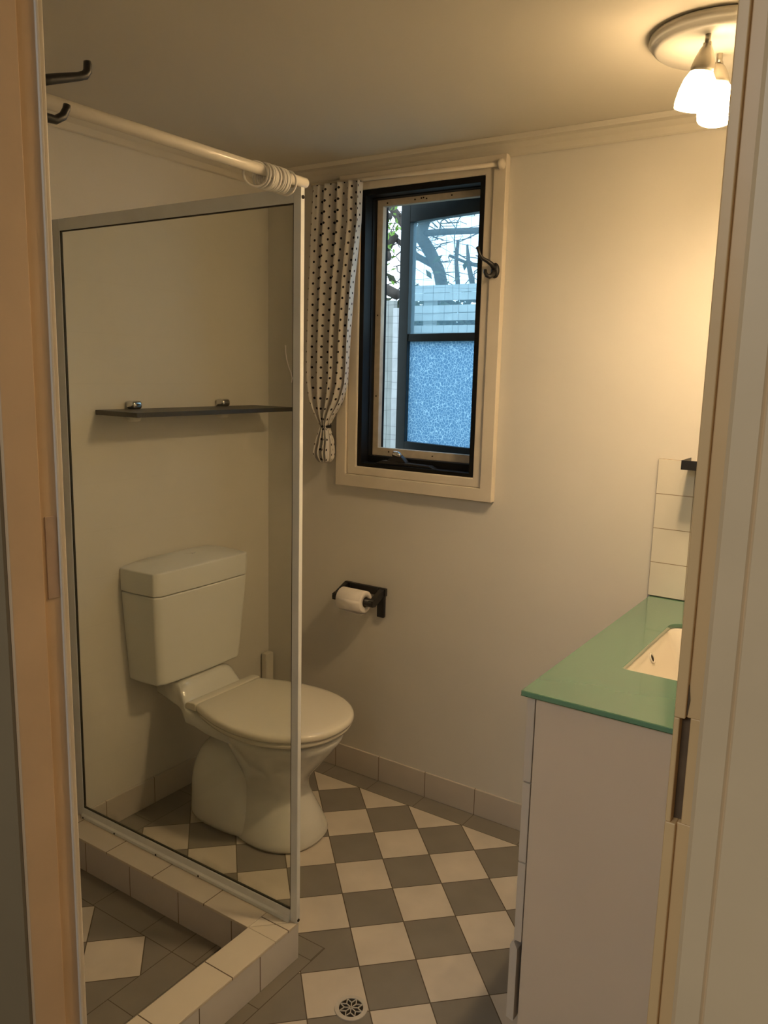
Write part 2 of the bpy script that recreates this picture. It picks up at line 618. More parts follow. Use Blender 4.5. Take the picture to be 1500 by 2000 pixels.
# skirting tiles
m_skb = tile_mat('skirting_tiles_back', (0.60, 0.545, 0.48), (0.22, 0.17, 0.12), 0, 0.2, 0.151, 0, 0)
m_skl = tile_mat('skirting_tiles_left', (0.60, 0.545, 0.48), (0.22, 0.17, 0.12), 1, 0.2, -0.60, 0, 0)
bm = B()
box(bm, (0.0, -0.008, 0.0005), (1.52, -0.0002, 0.095))
struct('baseboard_back', bm, m_skb, bevel=0.001)
bm = B()
box(bm, (0.0002, -0.898, 0.0005), (0.008, -0.0085, 0.095))
struct('baseboard_left', bm, m_skl, bevel=0.001)

# ------------------------------------------------------------------ the hallway behind the camera
bm = B()
box(bm, (-0.3, -4.6, -0.06), (3.8, HY - 0.0005, -0.0))
struct('floor_hall', bm, m_hallfloor)
bm = B()
box(bm, (-0.3, -4.6, 2.4), (3.8, HY + 0.06, 2.46))
struct('ceiling_hall', bm, m_hall)
for nm, a, b in (('wall_hall_left', (0.25, -4.6, 0), (0.35, HY - 0.001, 2.4)), ('wall_hall_right', (3.2, -4.6, 0), (3.3, HY - 0.001, 2.4)), ('wall_hall_rear', (-0.3, -4.7, 0), (3.8, -4.6, 2.4))):
    bm = B()
    box(bm, a, b)
    struct(nm, bm, m_hall)
bm = B()
box(bm, (0.35, HY - 0.012, 0), (DL - 0.055, HY - 0.0005, 2.4))
box(bm, (DRX + 0.075, HY - 0.012, 0), (3.2, HY - 0.0005, 2.4))
box(bm, (DL - 0.055, HY - 0.012, DTOP + 0.06), (DRX + 0.075, HY - 0.0005, 2.4))
struct('wall_hall_front', bm, m_hall)

# ------------------------------------------------------------------ door frame
df = thing('door_1', 'cream painted timber door frame of the bathroom doorway', 'door frame', (1.28, HY, 0))
df['kind'] = 'structure'
del df['category'], df['label']
bm = B()
box(bm, (DL, HY, 0), (1.276, NY, DTOP - 0.02))               # rebated lining
box(bm, (1.2755, HY, 0), (1.280, -1.8195, DTOP - 0.02))
part('left_jamb', bm, m_jamb, df, bevel=0.0012)
bm = B()
box(bm, (1.2755, -1.7968, 0), (1.2790, NY + 0.001, DTOP - 0.02))
part('edge_highlight', bm, m_trim, df, bevel=0.0008)  # pale strip paints in the light caught along the jamb edge
bm = B()
box(bm, (1.2755, -1.813, 1.236), (1.2770, -1.7987, 1.334))
part('strike_patch', bm, m_patch, df, bevel=0.0004)
bm = B()
box(bm, (2.0000, HY, 0), (2.0068, NY, 1.229))                # edge bead
box(bm, (2.0000, HY, 1.300), (2.0068, NY, DTOP - 0.02))
box(bm, (2.0000, HY, 1.229), (2.0036, NY, 1.300))
box(bm, (2.0036, HY + 0.013, 1.229), (2.0068, NY, 1.300))
box(bm, (2.0067, HY + 0.016, 0), (DRX, NY, DTOP - 0.02))      # body behind the rebate
box(bm, (2.0067, HY + 0.0035, 0), (2.0165, HY + 0.0165, 1.229))
box(bm, (2.0067, HY + 0.0035, 1.300), (2.0165, HY + 0.0165, DTOP - 0.02))
box(bm, (2.0092, HY + 0.0035, 1.2285), (2.0165, HY + 0.0165, 1.3005))
part('right_jamb', bm, m_jambr, df, bevel=0.0009)
bm = B()
box(bm, (2.0037, HY + 0.008, 1.2292), (2.0091, HY + 0.0128, 1.2998))
prism(bm, [(2.0050, 1.302), (2.0072, 1.302), (2.0082, 1.312), (2.0070, 1.322), (2.0058, 1.314)], HY + 0.0024, HY + 0.0036, 1)
part('hinge_recess', bm, m_bare, df)
bm = B()
box(bm, (1.276, HY, DTOP - 0.02), (2.0068, NY, DTOP))
part('head_lining', bm, m_jamb, df, bevel=0.001)
bm = B()                                                       # hall side architraves
prism(bm, [(2.0165, HY - 0.001), (2.0172, HY - 0.008), (2.020, HY - 0.011), (2.034, HY - 0.0105), (2.0355, HY - 0.0085), (2.037, HY - 0.0105), (2.095, HY - 0.014), (2.097, HY - 0.001)], 0, DTOP + 0.06, 2)
part('right_architrave', bm, m_arch, df)
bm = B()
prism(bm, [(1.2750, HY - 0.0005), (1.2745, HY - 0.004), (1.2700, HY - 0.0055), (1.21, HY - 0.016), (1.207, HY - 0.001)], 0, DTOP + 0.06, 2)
part('left_architrave', bm, m_archdark, df)
bm = B()                                                       # room side architrave, left
box(bm, (1.20, NY, 0), (1.272, NY + 0.012, DTOP + 0.06))
box(bm, (1.20, NY, DTOP - 0.012), (2.03, NY + 0.012, DTOP + 0.06))
part('inner_architrave', bm, m_trim, df, bevel=0.003)

# ------------------------------------------------------------------ window
win = bpy.data.objects.new('window_1', None)
COL.objects.link(win)
win.location = (0.66, 0.0, 1.64)
win['kind'] = 'structure'


def ring_frame(x0, x1, z0, z1, w, y0, y1, wl=None, wr=None, wb=None, wt=None):
    bm = B()
    wl, wr, wb, wt = wl or w, wr or w, wb or w, wt or w
    o = [(x0, z0), (x1, z0), (x1, z1), (x0, z1)]
    i = [(x0 + wl, z0 + wb), (x1 - wr, z0 + wb), (x1 - wr, z1 - wt), (x0 + wl, z1 - wt)]
    V = {}
    for nm, L in (('o', o), ('i', i)):
        for y in (y0, y1):
            V[nm, y] = [bm.verts.new((a, y, b)) for a, b in L]
    for k in range(4):
        j = (k + 1) % 4
        bm.faces.new([V['o', y0][k], V['o', y0][j], V['i', y0][j], V['i', y0][k]])
        bm.faces.new([V['o', y1][k], V['i', y1][k], V['i', y1][j], V['o', y1][j]])
        bm.faces.new([V['o', y0][k], V['o', y1][k], V['o', y1][j], V['o', y0][j]])
        bm.faces.new([V['i', y0][k], V['i', y0][j], V['i', y1][j], V['i', y1][k]])
    return bm


part('outer_architrave', ring_frame(0.345, 0.970, 1.100, 2.158, 0.042, -0.026, -0.0002, wt=0.026), m_trim, win, bevel=0.002)
part('inner_architrave', ring_frame(0.3868, 0.9282, 1.1418, 2.133, 0.042, -0.017, -0.0002, wr=0.033, wb=0.031, wt=0.026), m_trim, win, bevel=0.005, bseg=3)
part('black_lining', ring_frame(0.4285, 0.8955, 1.1725, 2.1075, 0.018, -0.012, 0.125, wt=0.020, wb=0.014), m_blackwood, win, bevel=0.002)
part('black_sill_step', ring_frame(0.4460, 0.8780, 1.1860, 2.0880, 0.003, 0.030, 0.125, wb=0.024, wt=0.004), m_blackwood, win, bevel=0.0015)
part('cream_stop', ring_frame(0.4480, 0.8760, 1.2095, 2.0845, 0.024, 0.056, 0.078, wb=0.028, wt=0.022), m_cream, win, bevel=0.0015)
bm = B()                                        # old screw and nail holes
for hx, hz in ((0.49, 2.072), (0.60, 2.074), (0.625, 2.076), (0.633, 2.077), (0.645, 2.073), (0.74, 2.075), (0.70, 1.223), (0.52, 1.225), (0.460, 1.42), (0.459, 1.7)):
    lathe(bm, [(0.0001, 0), (0.0028, 0), (0.0028, 0.0012), (0.0001, 0.0012)], Matrix.Translation((hx, 0.0555, hz)) @ Matrix.Rotation(PI / 2, 4, 'X'), 8)
part('nail_hole', bm, m_dark, win)

# casement sash, hinged at the right, standing a little open to the outside
SA = math.radians(12)
sash = bpy.data.objects.new('casement_sash', None)
COL.objects.link(sash)
sash.parent = win
sash.location = Vector((0.898, 0.102, 0)) - Vector(win.location)
sash.rotation_euler = (0, 0, -SA)
SL = 0.452


def sbox(a, b):
    bm = B()
    box(bm, a, b)
    return bm


# sash space: x runs -SL..0 (free edge to hinge), y is its thickness
SZ0, SZ1 = 1.194, 2.092
bm = B()
box(bm, (-SL, 0, SZ0), (-SL + 0.046, 0.036, SZ1))
box(bm, (-0.050, 0, SZ0), (0, 0.036, SZ1))
box(bm, (-SL + 0.046, 0, SZ0), (-0.050, 0.036, SZ0 + 0.060))
box(bm, (-SL + 0.046, 0, SZ1 - 0.062), (-0.050, 0.036, SZ1))
box(bm, (-SL + 0.046, 0.004, 1.616), (-0.050, 0.034, 1.643))
new_obj('sash_frame', bm, m_sash, sash, bevel=0.0015)
new_obj('clear_pane', sbox((-SL + 0.044, 0.016, 1.642), (-0.049, 0.019, SZ1 - 0.060)), m_glass_cl, sash)
new_obj('obscure_pane', sbox((-SL + 0.044, 0.016, SZ0 + 0.058), (-0.049, 0.0165, 1.617)), m_obs, sash)

# winder on the sill
wn = thing('window_winder', 'small black and chrome window winder on the black window sill', 'window latch', (0.585, 0.02, 1.187))
bm = B()
prism(bm, [(0.50, 1.187), (0.74, 1.187), (0.72, 1.196), (0.53, 1.200)], -0.004, 0.026, 1)
part('winder_base', bm, m_black, wn, bevel=0.002)
bm = B()
prism(bm, [(0.545, 1.198), (0.628, 1.198), (0.612, 1.213), (0.600, 1.222), (0.578, 1.222), (0.562, 1.212)], 0.0, 0.024, 1)
part('winder_housing', bm, m_black, wn, bevel=0.003)
bm = B()
tube(bm, [(0.572, 0.006, 1.221), (0.580, 0.002, 1.2265), (0.594, 0.000, 1.2265), (0.606, 0.002, 1.219)], [0.006, 0.010, 0.010, 0.006], 10)
part('winder_handle', bm, m_chrome, wn, smooth=True)

# sash stay pin seen low on the sash
# hold-back hook screwed on the right architrave
hk = thing('curtain_holdback_hook', 'black scrolled hook screwed to the right side of the window trim', 'hook', (0.945, -0.026, 1.825))
bm = B()
lathe(bm, [(0.0001, 0), (0.014, 0), (0.0145, 0.003), (0.012, 0.007), (0.007, 0.010), (0.0001, 0.011)], Matrix.Translation((0.949, -0.0262, 1.820)) @ Matrix.Rotation(PI / 2, 4, 'X') @ Matrix.Diagonal((1.0, 1.6, 1.0, 1.0)), 20)
part('back_plate', bm, m_black, hk, smooth=True)
bm = B()
tube(bm, [(0.948, -0.034, 1.826), (0.944, -0.046, 1.838), (0.934, -0.055, 1.846), (0.922, -0.062, 1.853), (0.914, -0.068, 1.866), (0.910, -0.072, 1.881), (0.907, -0.070, 1.885)], [0.008, 0.0075, 0.0065, 0.0058, 0.0052, 0.005, 0.0058], 10)
part('long_arm', bm, m_black, hk, smooth=True)
bm = B()
tube(bm, [(0.950, -0.034, 1.818), (0.950, -0.045, 1.807), (0.944, -0.055, 1.800), (0.937, -0.060, 1.803), (0.932, -0.060, 1.812), (0.930, -0.058, 1.820)], [0.008, 0.0075, 0.007, 0.0065, 0.006, 0.0055], 10)
part('short_arm', bm, m_black, hk, smooth=True)

# curtain pole painted over along the top of the window
cr = thing('curtain_rail', 'thin white painted wooden curtain rail along the top of the window', 'curtain rail', (0.66, -0.035, 2.13))
bm = B()
tube(bm, [(0.235, -0.038, 2.1365), (0.5, -0.038, 2.134), (0.955, -0.038, 2.1265)], 0.0065, 12)
part('pole', bm, m_trim, cr, smooth=True)
for ex, ez in ((0.955, 2.1265),):
    bm = B()
    lathe(bm, [(0.0001, -0.004), (0.012, -0.004), (0.016, 0.0), (0.016, 0.009), (0.010, 0.013), (0.0001, 0.014)], Matrix.Translation((ex, -0.038, ez)) @ Matrix.Rotation(PI / 2, 4, 'Y'), 20)
    part('end_knob', bm, m_trim, cr, smooth=True)
bm = B()
box(bm, (0.942, -0.036, 2.112), (0.958, -0.026, 2.138))
part('bracket', bm, m_trim, cr, bevel=0.002)

# ------------------------------------------------------------------ curtain
PROF = [(2.1275, .250, .464, .020), (2.10, .246, .463, .020), (2.0, .240, .462, .019), (1.80, .234, .438, .020), (1.60, .231, .424, .021), (1.52, .231, .420, .020), (1.46, .236, .415, .022),
        (1.40, .252, .392, .022), (1.35, .280, .356, .020), (1.325, .296, .340, .015), (1.309, .304, .331, .011), (1.295, .298, .338, .013), (1.26, .286, .350, .018), (1.215, .277, .352, .022), (1.195, .283, .350, .018), (1.180, .300, .338, .012)]


def prof(z):
    for a, b in zip(PROF, PROF[1:]):
        if a[0] >= z >= b[0]:
            t = (a[0] - z) / (a[0] - b[0])
            return [a[i] + (b[i] - a[i]) * t for i in (1, 2, 3)]
    return PROF[-1][1:]


cur = thing('window_curtain', 'white curtain with small black polka dots tied at the left of the window', 'curtain', (0.34, -0.04, 1.309))
bm = B()
NU, NV = 150, 110
uvl = bm.loops.layers.uv.new('UVMap')
grid = []
zt, zb = 2.1275, 1.180
rows = []


def cloth_xy(s, z):
    x0, x1, am = prof(z)
    ph = 2 * PI * (4.6 * s + 0.22 * math.sin(5.5 * s + 0.8)) + 0.5 * math.sin(2.1 * z + 4 * s)
    fold = math.sin(ph) + 0.35 * math.sin(ph * 1.9 + 1.0 + z * 2)
    y = min(-0.054 + am * fold, -0.029)
    return x0 + (x1 - x0) * (s + 0.022 * math.sin(ph + 1.2)), y


def arcs(z):
    out = [0.0]
    a = cloth_xy(0, z)
    for i in range(1, NU + 1):
        b = cloth_xy(i / NU, z)
        out.append(out[-1] + math.hypot(b[0] - a[0], b[1] - a[1]))
        a = b
    return out


REF = arcs(1.85)
for j in range(NV + 1):
    z = zt - (zt - zb) * j / NV
    x0, x1, am = prof(z)
    row = []
    for i in range(NU + 1):
        s = i / NU
        x, y = cloth_xy(s, z)
        row.append((bm.verts.new((x, y, z)), REF[i], zt - z))
    rows.append(row)
for j in range(NV):
    for i in range(NU):
        q = [rows[j][i], rows[j][i + 1], rows[j + 1][i + 1], rows[j + 1][i]]
        f = bm.faces.new([a[0] for a in q])
        for l, a in zip(f.loops, q): l[uvl].uv = (a[1], a[2])
cl = part('cloth', bm, m_dots, cur, smooth=True)
sd = cl.modifiers.new('solid', 'SOLIDIFY')
sd.thickness = 0.001
bm = B()
lathe(bm, [(0.016, -0.005), (0.0200, -0.004), (0.0200, 0.004), (0.016, 0.005)], Matrix.Translation((0.3175, -0.050, 1.309)), 20)
part('tie_band', bm, m_tie, cur, smooth=True)

# ------------------------------------------------------------------ outdoors
bm = B()
box(bm, (-14, 0.13, -0.12), (8, 14, -0.06))
struct('ground', bm, m_grass)

# wire netting hung outside the window
wnt = thing('wire_netting', 'thin square wire netting hanging just outside the open window sash', 'wire netting', (0.1, 0.36, -0.06))
bm = B()
rn = random.Random(3)
for k in range(30):
    xx = -0.38 + k * 0.040 + rn.uniform(-.004, .004)
    am = rn.uniform(-.008, .008)
    tube(bm, [(xx + am * math.sin(t * 5 + k) + rn.uniform(-.0015, .0015), 0.36 + 0.01 * math.sin(t * 6 + k), -0.06 + t * 2.70) for t in [q / 26 for q in range(27)]], 0.00055, 4)
for k in range(38):
    zz = 1.10 + k * 0.042
    sl = rn.uniform(-.02, .02)
    tube(bm, [(-0.40 + t * 1.22, 0.361 + 0.01 * math.sin(t * 8 + k * .3), zz + sl * t + 0.007 * math.sin(t * 7 + k * 1.3) + rn.uniform(-.002, .002)) for t in [q / 18 for q in range(19)]], 0.00055, 4)
part('mesh', bm, m_wire, wnt)

# slatted fence: boards in pairs with an open gap between the pairs
fn = thing('slat_fence', 'pale horizontal slat fence seen through the upper window pane', 'fence', (-1.0, 3.0, -0.06))
for k in range(14):
    zt_ = 2.14 - 0.145 * k
    bm = B()
    box(bm, (-1.22, 3.0, zt_ - 0.054), (3.0, 3.02, zt_))
    box(bm, (-1.22, 3.002, zt_ - 0.110), (3.0, 3.02, zt_ - 0.057))
    part('slat_pair', bm, m_fence, fn)
for xx in (-1.15, 0.3, 1.9):
    bm = B()
    box(bm, (xx, 3.021, -0.06), (xx + 0.08, 3.09, 2.10))
    part('fence_post', bm, m_post, fn)
pl = thing('fence_paling', 'grey upright paling post seen in the gap left of the open sash', 'post', (-1.4, 2.9, -0.06))
bm = B()
box(bm, (-1.56, 2.9, -0.06), (-1.338, 2.95, 2.03))
part('paling_board', bm, m_post, pl, bevel=0.004)
bm = B()
tube(bm, [(-1.275, 2.90, -0.06), (-1.28, 2.90, 1.0), (-1.285, 2.90, 1.97)], 0.050, 14)
part('round_post', bm, m_fence, pl, smooth=True)


def leaves(bm, c, rad, n, size, rnd):
    for _ in range(n):
        p_ = Vector((rnd.gauss(0, 1), rnd.gauss(0, 1), rnd.gauss(0, 1)))
        p_ = Vector(c) + Vector((p_.x * rad[0], p_.y * rad[1], p_.z * rad[2])) * 0.55
        a = Vector((rnd.uniform(-1, 1), rnd.uniform(-1, 1), rnd.uniform(-1, 1))).normalized()
        b = a.orthogonal().normalized()
        c2 = a.cross(b)
        L = size * rnd.uniform(0.7, 1.3)
        v = [bm.verts.new(p_ + q) for q in (-a * L, b * L * 0.42 + c2 * L * .1, a * L, -b * L * 0.42 + c2 * L * .1)]
        bm.faces.new([v[0], v[1], v[2]])
        bm.faces.new([v[0], v[2], v[3]])
    return bm


rt = random.Random(11)
# tree behind the fence: trunk rising from behind the boards, forking
tr = thing('garden_tree', 'bare dark branching tree standing behind the slat fence', 'tree', (-1.60, 4.0, -0.06))
bm = B()
tube(bm, [(-1.35, 4.0, -0.06), (-1.45, 4.0, 1.2), (-1.55, 4.0, 2.2), (-1.60, 4.0, 2.38), (-1.70, 4.0, 2.55), (-1.80, 4.0, 2.68), (-1.76, 4.0, 2.80), (-1.62, 4.0, 2.96), (-1.44, 4.05, 3.10), (-1.2, 4.1, 3.3)],
     [.12, .11, .058, .052, .054, .058, .050, .040, .035, .03], 12)
part('trunk', bm, m_bark, tr, smooth=True)
bm = B()
tube(bm, [(-1.76, 4.0, 2.70), (-1.55, 4.0, 2.70), (-1.2, 4.02, 2.69), (-0.8, 4.05, 2.70)], [.030, .028, .026, .024], 8)
tube(bm, [(-1.80, 4.0, 2.66), (-1.98, 4.0, 2.80), (-2.2, 4.05, 3.02), (-2.5, 4.1, 3.2)], [.045, .04, .035, .03], 8)
tube(bm, [(-1.64, 4.0, 2.42), (-1.80, 3.98, 2.50), (-2.02, 3.95, 2.66), (-2.3, 3.9, 2.72)], [.03, .028, .022, .018], 8)
tube(bm, [(-2.75, 4.0, 1.9), (-2.35, 3.95, 2.35), (-2.12, 3.9, 2.55), (-2.0, 3.9, 2.7)], [.07, .06, .05, .04], 8)
tube(bm, [(-1.40, 4.0, 2.2), (-1.43, 4.0, 2.45), (-1.42, 4.0, 2.62)], [.022, .018, .014], 7)
tube(bm, [(-1.25, 4.0, 2.2), (-1.31, 4.0, 2.42), (-1.33, 4.0, 2.58)], [.026, .02, .010], 7)
tube(bm, [(-1.50, 4.0, 2.50), (-1.3, 4.0, 2.42), (-1.05, 4.0, 2.36), (-0.7, 4.0, 2.34)], [.012, .014, .014, .012], 7)
part('branch', bm, m_bark, tr, smooth=True)
bm = B()
for _ in range(130):
    x0 = rt.uniform(-2.45, -0.85)
    z0 = rt.uniform(2.2, 3.1)
    an = rt.uniform(0, 2 * PI)
    L = rt.uniform(0.15, 0.5)
    pts = []
    px_, pz_ = x0, z0
    for q in range(5):
        pts.append((px_, 4.0 + rt.uniform(-.15, .15), pz_))
        px_ += L / 4 * math.cos(an)
        pz_ += L / 4 * math.sin(an)
        an += rt.uniform(-.5, .5)
    tube(bm, pts, [rt.uniform(.003, .007) * (1 - q / 6) for q in range(5)], 4)
tw = part('twigs', bm, m_bark, tr)
tw['kind'] = 'stuff'

sh = thing('leafy_shrub', 'green leafy shrub with dark boughs seen in the gap left of the open sash', 'shrub', (-2.0, 3.4, -0.06))
bm = B()
tube(bm, [(-2.7, 3.4, -0.06), (-2.5, 3.4, 1.0), (-2.15, 3.4, 2.35), (-1.95, 3.35, 2.6), (-1.72, 3.3, 2.86), (-1.6, 3.3, 3.1)], [.09, .08, .06, .05, .045, .04], 9)
tube(bm, [(-2.2, 3.3, 2.52), (-1.85, 3.25, 2.44), (-1.6, 3.2, 2.40)], [.04, .045, .04], 8)
tube(bm, [(-2.2, 3.3, 2.40), (-1.8, 3.25, 2.22), (-1.5, 3.2, 2.10)], [.04, .045, .04], 8)
tube(bm, [(-2.1, 3.3, 2.75), (-1.9, 3.3, 2.78), (-1.65, 3.3, 2.72)], [.03, .03, .025], 8)
tube(bm, [(-1.95, 3.3, 2.9), (-1.8, 3.3, 2.80), (-1.55, 3.3, 2.86)], [.03, .035, .025], 8)
part('boughs', bm, m_bark, sh, smooth=True)
bm = B()
leaves(bm, (-1.88, 3.32, 2.66), (.22, .12, .34), 620, 0.028, rt)
lf = part('leaves', bm, m_leaf, sh)
lf['kind'] = 'stuff'
hd = thing('garden_hedge', 'dark hedge foliage behind the gaps of the slat fence', 'hedge', (-1.2, 3.74, -0.06))
bm = B()
for q in range(52):
    leaves(bm, (-2.25 + q * 0.05, 3.74, (0.7, 1.3, 1.86, 1.70)[q % 4]), (.14, .06, (.6, .6, .22, .4)[q % 4]), 110, 0.06, rt)
hl = part('foliage', bm, mat('hedge_leaf', (0.05, 0.07, 0.03), 0.7, var=0.5, vscale=6), hd)
hl['kind'] = 'stuff'

# ------------------------------------------------------------------ shower kerb
kb = thing('shower_kerb', 'raised kerb of square white tiles running around the shower floor', 'shower kerb', (0.45, -0.944, 0))
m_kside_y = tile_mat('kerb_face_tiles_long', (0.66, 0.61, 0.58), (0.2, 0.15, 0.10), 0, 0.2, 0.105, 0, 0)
m_kside_x = tile_mat('kerb_face_tiles_short', (0.74, 0.72, 0.72), (0.14, 0.10, 0.07), 1, 0.2, -1.1, 0, 0)  # lighter and cooler than the long face: daylight put into the tile colour
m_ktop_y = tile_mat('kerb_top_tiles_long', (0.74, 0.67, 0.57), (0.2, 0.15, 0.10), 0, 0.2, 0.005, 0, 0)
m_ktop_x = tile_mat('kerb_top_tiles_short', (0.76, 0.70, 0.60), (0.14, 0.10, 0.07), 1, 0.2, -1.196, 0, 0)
bm = B()
box(bm, (0.0005, -0.989, 0.0005), (0.814, -0.899, 0.096))
part('long_side', bm, m_kside_y, kb)
bm = B()
box(bm, (0.814, NY + 0.001, 0.0005), (0.905, -0.899, 0.096))
part('short_side', bm, m_kside_x, kb)
bm = B()
box(bm, (0.0005, -0.990, 0.0962), (0.8135, -0.898, 0.104))
part('long_top', bm, m_ktop_y, kb, bevel=0.0012)
bm = B()
box(bm, (0.8145, NY + 0.001, 0.0962), (0.906, -0.990, 0.104))
prism(bm, [(0.8145, -0.9892), (0.906, -0.9892), (0.906, -0.8985)], 0.0962, 0.104, 2)
prism(bm, [(0.8145, -0.9878), (0.9048, -0.8983), (0.8145, -0.8983)], 0.0962, 0.104, 2)
part('short_top', bm, m_ktop_x, kb, bevel=0.0012)
# ------------------------------------------------------------------ shower screen
scn = thing('shower_screen', 'fixed glass shower screen in a white metal frame on the tiled kerb', 'shower screen', (0.45, -0.905, 0.104))
FY0, FY1 = -0.909, -0.897
Z0, Z1 = 0.1042, 1.903
bm = B()
box(bm, (0.886, FY0, Z0), (0.9075, FY1 + 0.001, Z1))
part('corner_post', bm, m_alu, scn, bevel=0.0015)
bm = B()
box(bm, (0.0085, FY0, Z0), (0.040, FY1, Z1))
part('wall_post', bm, m_alu, scn, bevel=0.0015)
bm = B()
box(bm, (0.0402, FY0, Z1 - 0.032), (0.8858, FY1, Z1))
part('top_rail', bm, m_alu, scn, bevel=0.0015)
bm = B()
prism(bm, [(FY0 - 0.010, Z0), (FY1, Z0), (FY1, Z0 + 0.03), (FY0, Z0 + 0.03), (FY0 - 0.004, Z0 + 0.014), (FY0 - 0.010, Z0 + 0.010)], 0.0402, 0.8858, 0)
part('bottom_rail', bm, m_alu, scn, bevel=0.001)
bm = ring_frame(0.0400, 0.8861, Z0 + 0.0295, Z1 - 0.0315, 0.0032, -0.9065, -0.9005)
part('glazing_gasket', bm, m_gasket, scn)
bm = B()
box(bm, (0.041, -0.9055, Z0 + 0.030), (0.885, -0.9015, Z1 - 0.032))
part('glass_pane', bm, m_glass_sh, scn)
for zz in (1.882, 0.112):
    bm = B()
    lathe(bm, [(0.0001, 0), (0.0042, 0), (0.0042, 0.002), (0.0001, 0.0025)], Matrix.Translation((0.9073, -0.9030, zz)) @ Matrix.Rotation(PI / 2, 4, 'Y'), 12)
    part('screw', bm, m_dark, scn)
for hx, hz in ((0.05, 0.1085), (0.20, 0.1085), (0.385, 0.1075), (0.56, 0.1085)):
    bm = B()
    lathe(bm, [(0.0001, 0), (0.003, 0), (0.003, 0.0015), (0.0001, 0.0015)], Matrix.Translation((hx, FY0 - 0.0095, hz)) @ Matrix.Rotation(PI / 2, 4, 'X'), 8)
    part('rivet', bm, m_dark, scn)

th = new_obj('loose_thread', tube(B(), [(0.862, -0.9070, 1.562), (0.864, -0.9080, 1.545), (0.868, -0.9085, 1.528), (0.874, -0.9085, 1.512), (0.881, -0.9090, 1.500), (0.886, -0.9105, 1.488), (0.884, -0.9105, 1.478)], 0.0012, 6), m_paper)
th['label'] = 'thin white thread stuck on the shower glass beside the corner post'
th['category'] = 'thread'

# ------------------------------------------------------------------ curtain rod over the shower opening
rod = thing('shower_rod', 'white shower curtain rod running from the corner post to the door wall', 'curtain rod', (0.9, -1.3, 1.917))
RZ, RXX = 1.916, 0.896
bm = B()
lathe(bm, [(0.0001, -0.004), (0.006, -0.0035), (0.010, -0.001), (0.0115, 0.003), (0.0115, 0.916), (0.0001, 0.916)], Matrix.Translation((RXX, -0.880, RZ)) @ Matrix.Rotation(PI / 2, 4, 'X'), 24)
part('tube', bm, m_rod, rod, smooth=True)
bm = B()
lathe(bm, [(0.0116, 0), (0.024, 0), (0.024, 0.004), (0.015, 0.012), (0.0116, 0.012)], Matrix.Translation((RXX, NY + 0.0125, RZ)) @ Matrix.Rotation(PI / 2, 4, 'X'), 24)
part('wall_flange', bm, m_rod, rod, smooth=True)
YR = [-0.940, -0.958, -0.9635, -0.969, -0.977, -0.983, -0.988, -0.993, -0.998, -1.003, -1.008, -1.013, -1.022, -1.034]
GR = 'white plastic rings bunched on the shower rod'
for i, yy in enumerate(YR):
    r_ = 0.0245
    M = Matrix.Translation((RXX + rt.uniform(-.002, .002), yy, RZ + 0.0135 - r_)) @ Matrix.Rotation(rt.uniform(-.12, .12), 4, 'Z') @ Matrix.Rotation(PI / 2 + rt.uniform(-.08, .08), 4, 'X')
    if i == len(YR) - 1: M = Matrix.Translation((RXX - 0.004, yy - 0.004, RZ + 0.0135 - r_)) @ Matrix.Rotation(0.75, 4, 'Z') @ Matrix.Rotation(PI / 2, 4, 'X')
    bm = B()
    pts = []
    ring = []
    for k in range(40):
        t = 2 * PI * k / 40
        cen = Vector((r_ * math.cos(t), r_ * math.sin(t), 0))
        rd = cen.normalized()
        ring.append([M @ (cen + 0.0024 * (math.cos(2 * PI * q / 8) * rd + math.sin(2 * PI * q / 8) * Vector((0, 0, 1)))) for q in range(8)])
    ring.append(ring[0])
    loft(bm, ring, cap=False)
    bmesh.ops.remove_doubles(bm, verts=bm.verts, dist=1e-6)
    o = new_obj('curtain_ring', bm, m_ring, smooth=True)
    o['category'] = 'curtain ring'
    if i == 0: o['label'] = 'single white curtain ring nearest the corner post, apart from the bunch'
    elif i == len(YR) - 1: o['label'] = 'white curtain ring turned askew at the far left end of the bunch'
    else:
        o['label'] = 'white plastic curtain ring inside the tight bunch on the shower rod'
        o['group'] = GR

# ------------------------------------------------------------------ black shelf over the cistern
shf = thing('wall_shelf', 'thin black shelf on the wall above the toilet cistern', 'shelf', (0.09, -0.43, 1.37))
bm = B()
box(bm, (0.0008, -0.782, 1.357), (0.190, -0.078, 1.3715))
part('shelf_board', bm, m_shelf, shf, bevel=0.001)
for yy in (-0.652, -0.262):
    bm = B()
    box(bm, (0.0008, yy - 0.020, 1.3716), (0.040, yy + 0.020, 1.398))
    part('chrome_clip', bm, m_chrome, shf, bevel=0.010, bseg=4)
    bm = B()
    box(bm, (0.0008, yy - 0.022, 1.332), (0.034, yy + 0.022, 1.3568))
    part('lower_clip', bm, m_pvc, shf, bevel=0.011, bseg=4)

# ------------------------------------------------------------------ toilet
TY = -0.468
tl_ = thing('toilet', 'white toilet with closed lid and tall cistern behind the shower glass', 'toilet', (0.3, TY, 0))
# pan: bowl and pedestal
bm = B()
secs = [(0.000, .480, .175, .148, .140, 2.3), (0.010, .480, .177, .150, .142, 2.3), (0.05, .475, .165, .142, .130, 2.3), (0.10, .470, .150, .122, .108, 2.2), (0.15, .465, .136, .100, .090, 2.2),
        (0.185, .462, .134, .098, .088, 2.1), (0.22, .462, .143, .116, .103, 2.1), (0.27, .466, .165, .158, .133, 2.1), (0.32, .470, .185, .195, .157, 2.1), (0.36, .470, .20, .222, .174, 2.1), (0.385, .47, .21, .228, .178, 2.1)]
rings = [sell(cx, TY, a, b, z, 44, e, af) for z, cx, a, af, b, e in [(s[0], s[1], s[2], s[3], s[4], s[5]) for s in secs]]
loft(bm, rings)
